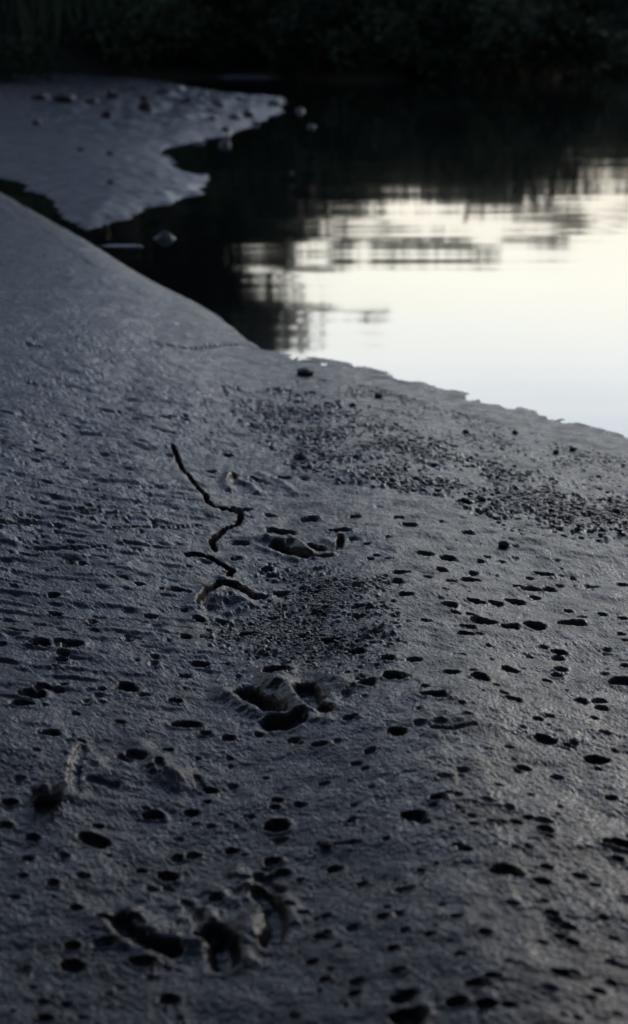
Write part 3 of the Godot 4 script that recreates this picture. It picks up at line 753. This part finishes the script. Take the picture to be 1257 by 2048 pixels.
func _ready() -> void:
	rng.seed = 77
	noise_a.seed = 3
	noise_a.frequency = 1.0
	noise_a.fractal_octaves = 3
	noise_b.seed = 8
	noise_b.frequency = 1.0
	noise_b.fractal_octaves = 2
	noise_c.seed = 21
	noise_c.frequency = 1.0
	noise_c.fractal_octaves = 2
	# camera
	var cam := Camera3D.new()
	cam.name = "camera"
	cam.position = Vector3(0, 0.5, 0)
	cam.rotation_degrees = Vector3(-19.28, 0, 0)
	cam.fov = 40.0
	cam.near = 0.02
	cam.far = 900.0
	var attr := CameraAttributesPhysical.new()
	attr.frustum_focal_length = 33.0
	attr.frustum_focus_distance = 1.15
	attr.exposure_aperture = 5.6
	cam.attributes = attr
	cam.fov = 40.0
	add_child(cam)
	cam.current = true
	# sky and exposure
	var im := Image.create(512, 512, false, Image.FORMAT_RGBF)
	var cn := FastNoiseLite.new()
	cn.seed = 5
	cn.frequency = 1.0
	cn.fractal_octaves = 4
	for y in 512:
		var e := 90.0 - 180.0 * (y + 0.5) / 512.0
		var s := sky_at(maxf(e, 0.0))
		for x in 512:
			var a := TAU * x / 512.0
			var c := 1.0
			if e > 0.0:
				var dir := Vector3(cos(a) * cos(deg_to_rad(e)), sin(deg_to_rad(e)) * 3.0, sin(a) * cos(deg_to_rad(e)))
				c = 1.0 + 0.12 * cn.get_noise_3dv(dir * 1.6)
			im.set_pixel(x, y, Color(s.x * c, s.y * c, s.z * c))
	var pano := PanoramaSkyMaterial.new()
	pano.panorama = ImageTexture.create_from_image(im)
	var sky := Sky.new()
	sky.sky_material = pano
	var env := Environment.new()
	env.background_mode = Environment.BG_SKY
	env.sky = sky
	env.tonemap_mode = Environment.TONE_MAPPER_LINEAR
	env.tonemap_exposure = 1.2
	env.sdfgi_enabled = true
	env.ssao_enabled = true
	env.ssil_enabled = true
	var we := WorldEnvironment.new()
	we.environment = env
	add_child(we)
	# the last light comes in low over the water from the right
	var sun := DirectionalLight3D.new()
	sun.name = "sun"
	sun.light_color = Color(1.0, 0.95, 0.9)
	sun.light_energy = 0.15
	sun.light_angular_distance = 16.0
	sun.shadow_enabled = true
	add_child(sun)
	sun.look_at_from_position(Vector3.ZERO, -Vector3(sin(deg_to_rad(33)) * cos(deg_to_rad(17)), sin(deg_to_rad(17)), -cos(deg_to_rad(33)) * cos(deg_to_rad(17))))

	# materials
	mud_mat = StandardMaterial3D.new()
	mud_mat.resource_name = "wet_mud"
	mud_mat.vertex_color_use_as_albedo = true
	mud_mat.albedo_texture = noise_tex(0.02, 5, 31, 512, ramp2(Color(0.72, 0.72, 0.74), Color(0.88, 0.88, 0.88), Color(1, 0.99, 0.97)))
	mud_mat.roughness = 1.0
	mud_mat.roughness_texture = noise_tex(0.006, 6, 12, 512, ramp2(Color(0.17, 0.17, 0.17), Color(0.32, 0.32, 0.32), Color(0.56, 0.56, 0.56)))
	mud_mat.metallic_specular = 0.42
	mud_mat.normal_enabled = true
	mud_mat.normal_texture = noise_tex(0.09, 4, 44, 512, null, true, 6.0)
	mud_mat.normal_scale = 0.42
	mud_mat.uv1_triplanar = true
	mud_mat.uv1_world_triplanar = true
	mud_mat.uv1_scale = Vector3(9, 9, 9)
	var spit_mat: StandardMaterial3D = mud_mat.duplicate()
	spit_mat.resource_name = "smooth_wet_silt"
	spit_mat.metallic_specular = 0.5
	spit_mat.roughness_texture = noise_tex(0.012, 4, 13, 256, ramp2(Color(0.3, 0.3, 0.3), Color(0.45, 0.45, 0.45), Color(0.64, 0.64, 0.64)))
	spit_mat.uv1_scale = Vector3(2.2, 2.2, 2.2)
	var soil := StandardMaterial3D.new()
	soil.resource_name = "dark_soil"
	soil.vertex_color_use_as_albedo = true
	soil.roughness = 1.0
	soil.metallic_specular = 0.15
	var water_mat := StandardMaterial3D.new()
	water_mat.resource_name = "still_water"
	water_mat.albedo_color = lin(0.006, 0.009, 0.009)
	water_mat.roughness = 0.042
	water_mat.metallic_specular = 0.5
	water_mat.normal_enabled = true
	water_mat.normal_texture = ripple_tex()
	water_mat.normal_scale = 1.0
	water_mat.uv1_triplanar = true
	water_mat.uv1_world_triplanar = true
	water_mat.uv1_scale = Vector3(0.3, 0.3, 0.8)

	# setting
	make_bank()
	var plane := PlaneMesh.new()
	plane.size = Vector2(160, 90)
	var w := obj("water", plane, water_mat)
	w.position = Vector3(10, 0, -44.2)
	structure(w)
	var sp := poly2(SPIT)
	var spit_tint := func(p: Vector3) -> Color:
		var g := 0.5 + 0.5 * noise_a.get_noise_2d(p.x * 1.3, p.z * 1.3)
		var stain := smoothstep(0.02, 0.3, noise_b.get_noise_2d(p.x * 2.6, p.z * 1.6)) * (0.8 if p.z < -6.0 else 0.0)
		return Color(0.03 + 0.012 * g, 0.03 + 0.007 * g, 0.031 + 0.001 * g).lerp(Color(0.018, 0.018, 0.02), stain)
	var s2 := obj("mud_spit", grid_mesh(300, 240, func(i: int, j: int) -> Vector3:
		var d := 1.0 / (0.052 + i * (0.31 - 0.052) / 299.0)
		var x := (-0.42 + 0.48 * j / 239.0) * d
		return Vector3(x, spit_height(x, d, sp), -d), spit_tint, -0.04), spit_mat)
	structure(s2)
	s2.set_meta("label", "pale wet mud spit reaching into the dark water")
	var land := obj("ground", grid_mesh(150, 170, func(i: int, j: int) -> Vector3:
		var f := (149.0 - i) / 149.0
		var d := -60.0 + f * 160.0 if f < 0.25 else (-20.0 + (f - 0.25) / 0.55 * 50.0 if f < 0.8 else 30.0 + pow((f - 0.8) / 0.2, 2.0) * 500.0)
		var g := (j - 84.5) / 84.5
		var x := g * 30.0 + pow(absf(g), 4.0) * signf(g) * 400.0
		return Vector3(x, land_height(x, d), -d), func(p: Vector3) -> Color:
		var g := 0.5 + 0.5 * noise_a.get_noise_2d(p.x * 0.8, p.z * 0.8)
		return Color(0.018 + 0.01 * g, 0.018 + 0.012 * g, 0.014 + 0.006 * g), -2.0), soil)
	structure(land)

	# crumbs of mud and grit that lie on the pitted band and on the churned patch
	var grit_mat: StandardMaterial3D = mud_mat.duplicate()
	grit_mat.resource_name = "wet_grit"
	grit_mat.vertex_color_use_as_albedo = false
	grit_mat.albedo_color = lin(0.045, 0.043, 0.043)
	for a in 3:
		var area := poly2(PITTED_AREAS[[0, 1, 3][a]])
		var lo := area[0]
		var hi := area[0]
		for q in area:
			lo = lo.min(q)
			hi = hi.max(q)
		var put: Array[Transform3D] = []
		var tries := 0
		while put.size() < [4600, 2400, 2000][a] and tries < 90000:
			tries += 1
			var q := Vector2(rng.randf_range(lo.x, hi.x), rng.randf_range(lo.y, hi.y))
			if not Geometry2D.is_point_in_polygon(q, area) or rng.randf() > 0.42 + 1.1 * noise_a.get_noise_2d(q.x * 9.0 + 7.0, q.y * 9.0) or rng.randf() > seg_dist(q, area) / [0.1, 0.07, 0.06][a]:
				continue
			var y := bank_height(q.x, q.y)
			if y < 0.003:
				continue
			var s: float = [0.0010, 0.0006, 0.0009][a] + [0.0021, 0.0012, 0.0015][a] * pow(rng.randf(), 2.0)
			var b := Basis.from_euler(Vector3(rng.randf_range(-0.4, 0.4), rng.randf() * TAU, rng.randf_range(-0.4, 0.4))).scaled(Vector3(s, s * rng.randf_range(0.25, 0.55), s))
			put.append(Transform3D(b, Vector3(q.x, surface_height(q.x, q.y) + s * 0.1, -q.y)))
		var mm := MultiMesh.new()
		mm.transform_format = MultiMesh.TRANSFORM_3D
		mm.mesh = stone_mesh(1, 210 + a, 5, 8)
		mm.instance_count = put.size()
		for k in put.size():
			mm.set_instance_transform(k, put[k])
		var mi := MultiMeshInstance3D.new()
		mi.name = numbered("grit")
		mi.multimesh = mm
		mi.material_override = grit_mat
		add_child(mi)
		tag(mi, ["band of dark mud crumbs and grit along the shore", "patch of fine crumbs between the hoof prints", "sparse grit on the smooth mud next to the waterline"][a], "grit")
		mi.set_meta("kind", "stuff")

	# stones and clods
	var dark := StandardMaterial3D.new()
	dark.resource_name = "dark_wet_stone"
	dark.albedo_color = lin(0.03, 0.03, 0.034)
	dark.roughness = 0.55
	dark.normal_enabled = true
	dark.normal_texture = mud_mat.normal_texture
	dark.uv1_triplanar = true
	dark.uv1_scale = Vector3(1.5, 1.5, 1.5)
	var pale := dark.duplicate()
	pale.resource_name = "pale_wet_stone"
	pale.albedo_color = lin(0.13, 0.135, 0.145)
	pale.roughness = 0.35
	var shapes := []
	for k in 9:
		shapes.append(stone_mesh(k % 3, 100 + k))
	var n := 0
	for s in STONES:
		var o := obj("pebble" if s[3] == 0 else "mud_clod", shapes[s[3] + 3 * (n % 3)], dark)
		o.position = Vector3(s[0], surface_height(s[0], s[1]) + s[2] * 0.25, -s[1])
		o.rotation.y = n * 1.9
		o.scale = Vector3.ONE * float(s[2])
		tag(o, s[4], "pebble" if s[3] == 0 else "clod", "dark pebbles and clods on the mud bank")
		n += 1
	for s in SPIT_STONES:
		var is_pale: bool = String(s[4]).contains("pale") and not String(s[4]).contains("dark clod") and not String(s[4]).contains("dark clods") or String(s[4]).contains("faint")
		var o := obj("stone" if is_pale else "mud_clod", shapes[s[3] + 3 * (n % 3)], pale if is_pale else dark)
		o.position = Vector3(s[0], maxf(spit_height(s[0], s[1], sp), -0.005) + s[2] * 0.2, -s[1])
		o.rotation.y = n * 1.9
		o.scale = Vector3(1, 1, 1) * float(s[2])
		tag(o, s[4], "stone" if is_pale else "clod", "pale stones at the spit's tip" if is_pale else "dark clods on the spit")
		n += 1
	var rock := obj("stone", stone_mesh(3, 311), pale)
	var rp := Vector2(-0.361, 3.429)
	rock.position = Vector3(rp.x, -0.003, -rp.y)
	rock.scale = Vector3(0.03, 0.026, 0.02)
	tag(rock, "small pointed pale stone standing alone in dark water beside the left bank", "stone")
	var bar := obj("mud_bar", stone_mesh(2, 312), pale)
	rp = Vector2(-0.447, 3.302)
	bar.position = Vector3(rp.x, 0.002, -rp.y)
	bar.scale = Vector3(0.05, 0.006, 0.02)
	tag(bar, "thin pale sliver of mud at the dark water's edge below the left bank", "mud bar")

	for k in 2:
		var p := Vector2(-0.523, 14.177) if k == 0 else Vector2(3.627, 19.077)
		var strip := obj("mud_bar", stone_mesh(2, 320 + k), pale)
		strip.position = Vector3(p.x, 0.0, -minf(p.y, far_shore(p.x) - 0.1))
		strip.scale = Vector3(0.46, 0.05, 0.22) if k == 0 else Vector3(0.75, 0.07, 0.3)
		tag(strip, ["long thin pale mud bar at the far shore just beyond the spit's tip", "long thin pale mud bar at the far shore by the right edge"][k], "mud bar")
	# vegetation
	var leaf_dark := plant_mat(lin(0.022, 0.032, 0.021), lin(0.008, 0.012, 0.006), "dark_leaves")
	var leaf_mid := plant_mat(lin(0.04, 0.062, 0.036), lin(0.01, 0.016, 0.007), "green_leaves")
	var grass_mat := plant_mat(lin(0.055, 0.09, 0.045), lin(0.01, 0.016, 0.006), "green_blades")
	var reed_mat := plant_mat(lin(0.09, 0.075, 0.055), lin(0.06, 0.05, 0.03), "dry_reeds")
	var bark := StandardMaterial3D.new()
	bark.resource_name = "bark"
	bark.albedo_color = lin(0.05, 0.045, 0.038)
	bark.roughness = 0.95
	var r := RandomNumberGenerator.new()
	r.seed = 9
	# the tall tree on the left whose long limb hangs out over the water
	var foot := Vector3(-2.6, 0.85, -20.0)
	var cl := round_clumps(5.0, 4.2, 26, 44000, r, 0.03)
	var hang := []
	for a in [[Vector3(-0.872,2.500,-20.000), 0.30, 0.11, 420], [Vector3(-0.590,2.570,-20.000), 0.30, 0.16, 520], [Vector3(-0.481,2.679,-19.800), 0.35, 0.08, 320], [Vector3(0.011,2.796,-20.000), 0.42, 0.06, 260], [Vector3(0.439,2.601,-20.200), 0.2, 0.14, 300], [Vector3(0.434,2.465,-20.000), 0.12, 0.06, 90],
			[Vector3(1.071,2.535,-20.000), 0.32, 0.15, 520], [Vector3(1.573,2.529,-20.100), 0.32, 0.15, 520], [Vector3(1.953,2.514,-20.000), 0.25, 0.12, 360], [Vector3(2.346,2.620,-20.000), 0.3, 0.04, 140], [Vector3(-1.111,3.206,-19.600), 0.45, 0.2, 500], [Vector3(-0.619,3.101,-19.600), 0.3, 0.05, 130], [Vector3(-0.727,3.291,-19.600), 0.3, 0.04, 100], [Vector3(-0.836,3.576,-19.600), 0.42, 0.035, 130], [Vector3(0.152,3.403,-19.700), 0.22, 0.035, 90], [Vector3(0.718,3.467,-19.700), 0.4, 0.03, 110], [Vector3(-1.399,2.960,-19.800), 0.55, 0.45, 2200], [Vector3(-1.317,2.401,-19.800), 0.55, 0.55, 2200], [Vector3(-1.220,3.383,-19.600), 0.25, 0.25, 1300], [Vector3(-1.610,3.490,-19.600), 0.4, 0.3, 1200], [Vector3(-1.953,3.206,-19.600), 0.5, 0.4, 1400]]:
		hang.append([a[0] - foot, Vector3(a[1], a[2] * 0.9, 0.35), a[3] * 2])
	tree("leafy_tree", "tall dark tree on the far left bank, its long limb mirrored in the water", "tree", foot, 5.0, 0.2, cl, 0.125, leaf_dark, bark, 40, "", hang)
	# a smaller tree on the right with a drooping limb
	foot = Vector3(6.6, 0.8, -25.0)
	cl = round_clumps(2.0, 2.8, 9, 5000, r, 0.1)
	hang = []
	for a in [[Vector3(3.338,2.572,-25.000), 0.3, 0.06, 120], [Vector3(3.958,2.710,-25.000), 0.5, 0.12, 420], [Vector3(4.490,2.814,-25.000), 0.35, 0.2, 420], [Vector3(4.162,3.233,-25.000), 0.4, 0.14, 300], [Vector3(3.628,3.145,-25.000), 0.4, 0.07, 180]]:
		hang.append([a[0] - foot, Vector3(a[1], a[2] * 0.9, 0.35), a[3] * 2])
	tree("leafy_tree", "dark leafy tree on the far right bank with a drooping limb over the water", "tree", foot, 3.0, 0.12, cl, 0.1, leaf_dark, bark, 41, "", hang)
	# the belt of young trees along the far bank
	var places := [[-9.5, 21.0, 8.5], [-6.9, 19.5, 8.0], [-4.4, 22.5, 7.4], [-0.9, 24.0, 1.95], [0.7, 26.0, 2.0], [2.3, 24.5, 1.85], [3.9, 26.5, 1.9], [5.3, 28.0, 1.75], [8.8, 27.0, 1.45], [11.3, 28.0, 2.1], [14.5, 29.0, 2.4], [-3.4, 27.0, 6.0]]
	var where := ["at the far left end of the row", "second from the left in the row", "just behind the tall tree with the long limb", "left of the middle of the row", "in the middle of the row", "right of the middle of the row", "left of the right-hand tree with the drooping limb", "behind the tree with the drooping limb", "just right of the tree with the drooping limb", "second from the right in the row", "at the far right end of the row", "behind the trunk of the tall tree"]
	for k in places.size():
		var p: Array = places[k]
		var gy: float = land_height(p[0], p[1])
		tree("young_tree", "dark young tree on the far bank, " + where[k], "tree", Vector3(p[0], gy, -p[1]), p[2] - gy, 0.07 + 0.012 * p[2], round_clumps(p[2] - gy, 2.4 + 0.22 * p[2], 15, 6500 if p[2] < 5.0 else 20000, r, 0.03), 0.15, leaf_mid if k % 3 == 0 else leaf_dark, bark, 60 + k, "young trees in a row along the far bank")
	# the trees behind them, dim shapes that close the view
	for k in 12:
		var x := -20.0 + 4.1 * k + r.randf_range(-0.8, 0.8)
		var d := 37.0 + r.randf_range(-2.0, 3.0)
		var gy := land_height(x, d)
		var hh := (3.05 if x > -2.0 else (8.2 if x > -8.0 else 10.5)) * r.randf_range(0.92, 1.04) - gy
		if x > 6.5:
			hh *= 0.7
		tree("dim_tree", "dim dark tree in the back row beyond the far bank, %s from the left" % ["first", "second", "third", "fourth", "fifth", "sixth", "seventh", "eighth", "ninth", "tenth", "eleventh", "twelfth"][k], "tree", Vector3(x, gy, -d), hh, 0.18, round_clumps(hh, 5.2, 16, 9000, r, 0.03), 0.26, leaf_dark, bark, 90 + k, "back row of trees beyond the far bank")
	# unseen trees added around the viewpoint to block low sky and darken the foreground
	var ring := [[-75.0, 9.0], [-92.0, 7.5], [-110.0, 8.5], [-128.0, 7.0], [-147.0, 7.5], [-166.0, 6.8], [175.0, 7.6], [157.0, 6.9], [140.0, 7.8], [122.0, 8.2], [-58.0, 10.5], [-136.0, 12.0], [-157.0, 12.5], [-178.0, 12.0], [163.0, 12.5], [-100.0, 12.5], [142.0, 13.0], [104.0, 9.5], [86.0, 15.0], [73.0, 15.5], [60.0, 16.5], [49.0, 19.0], [40.5, 22.5], [-44.0, 14.0], [95.0, 17.0], [54.0, 21.5]]
	var added_wood: Node3D = null
	for k in ring.size():
		var a := deg_to_rad(ring[k][0])
		var x: float = sin(a) * ring[k][1]
		var d: float = cos(a) * ring[k][1]
		var o: Node3D
		if added_wood == null:
			added_wood = tree("added_wood_tree", "tall dark unseen tree added around the viewpoint to block the low sky", "tree", Vector3.ZERO, 8.5, 0.22, round_clumps(9.5, 4.6, 22, 9000, r, 0.04), 0.3, leaf_dark, bark, 300, "unseen trees added around the viewpoint to block the low sky")
			o = added_wood
		else:
			o = added_wood.duplicate()
			o.name = numbered("added_wood_tree")
			add_child(o)
		o.position = Vector3(x, maxf(land_height(x, d), 0.0), -d)
		o.rotation.y = k * 2.1
		o.scale = Vector3.ONE * (0.9 + 0.06 * (k % 5))
	# low shrubs on the far bank
	var shrubs := [[-5.2, 15.6, 1.1], [-3.1, 15.9, 0.9], [-0.6, 14.6, 1.0], [0.7, 14.2, 0.9], [2.2, 16.2, 1.0], [3.8, 21.6, 1.2], [5.3, 21.8, 1.1], [7.4, 22.3, 1.3], [-7.2, 15.4, 1.2], [1.5, 18.5, 1.2], [-1.8, 16.0, 1.2], [3.0, 17.0, 1.1], [0.1, 16.2, 1.3], [4.5, 22.8, 1.3], [6.3, 22.6, 1.3], [1.4, 14.6, 0.8], [-4.2, 16.4, 1.2], [2.6, 14.9, 0.8]]
	var sw := ["left of the tall grass", "behind the tall grass", "right of the tall grass", "left of the dry reeds", "behind the dry reeds", "right of the dry reeds", "above the pale shore line on the right", "at the right end of the far shore", "at the left end of the far shore", "on the slope above the dry reeds", "on the slope above the spit", "on the slope where the far shore bends back", "on the slope left of the dry reeds", "second from the bend of the far shore", "third from the bend of the far shore", "close behind the dry reeds", "behind the left tall grass", "beside the rightmost dry reeds"]
	for k in 12:
		var x := -1.9 + 0.5 * k if k < 9 else 3.2 + 1.3 * (k - 9)
		shrubs.append([x, far_shore(x) + 0.35, 0.4 + 0.1 * sin(k * 2.0)])
		sw.append("number %s from the left of those overhanging the water" % ["one", "two", "three", "four", "five", "six", "seven", "eight", "nine", "ten", "eleven", "twelve"][k])
	for k in shrubs.size():
		var p: Array = shrubs[k]
		if k < 18:
			p[2] *= 0.5
		tree("shrub", "dark shrub on the far bank, " + sw[k], "shrub", Vector3(p[0], land_height(p[0], p[1]), -p[1]), p[2] * 0.8, 0.03, round_clumps(p[2], 1.5 if k < 18 else 0.9, 11, 4200 if k < 18 else 2600, r, 0.04), 0.09 if k < 18 else 0.07, leaf_dark if k % 2 == 0 else leaf_mid, bark, 130 + k, "low shrubs along the far bank")
	var sh := Vector2(-2.537, 11.956)
	tree("shrub", "black low shrub at the back of the mud spit by the left edge", "shrub", Vector3(sh.x, 0.0, -sh.y), 0.25, 0.015, round_clumps(0.34, 0.75, 8, 1400, r, 0.1), 0.05, leaf_dark, bark, 150)
	# tall grass behind the spit, dry reeds on the point, a pale line of driftwood
	var gx := [-3.5, -3.05, -2.6, -2.2, -1.85, -1.5, -1.15, -3.9]
	var gw := ["leftmost but one", "third from the left", "left of the middle", "in the middle", "right of the middle", "second from the right", "rightmost", "leftmost"]
	for k in gx.size():
		var d: float = 15.0 + 0.4 * sin(k * 2.3)
		var o := thing("grass_tuft", "tall green grass tuft behind the mud spit, %s of its row" % gw[k], "grass", Vector3(gx[k], maxf(land_height(gx[k], d), 0.0), -d), "tall grass behind the spit")
		obj("blades", blades(70, 0.5, 0.95, 0.008, 0.14, 170 + k), grass_mat, o).set_meta("kind", "stuff")
	var rx := [0.85, 1.15, 1.5, 1.8, 2.1]
	var rw := ["leftmost", "second from the left", "middle one", "second from the right", "rightmost"]
	for k in rx.size():
		var d: float = far_shore(rx[k]) + 0.05 + 0.12 * (k % 3)
		var o := thing("reed_clump", "dry beige reed clump on the far shore, %s of the reeds" % rw[k], "reeds", Vector3(rx[k], maxf(land_height(rx[k], d), 0.0), -d), "dry reeds on the far shore")
		obj("blades", blades(90, 0.34, [0.18, 0.16, 0.22, 0.32, 0.2][k], 0.006, 0.5, 190 + k), reed_mat, o).set_meta("kind", "stuff")
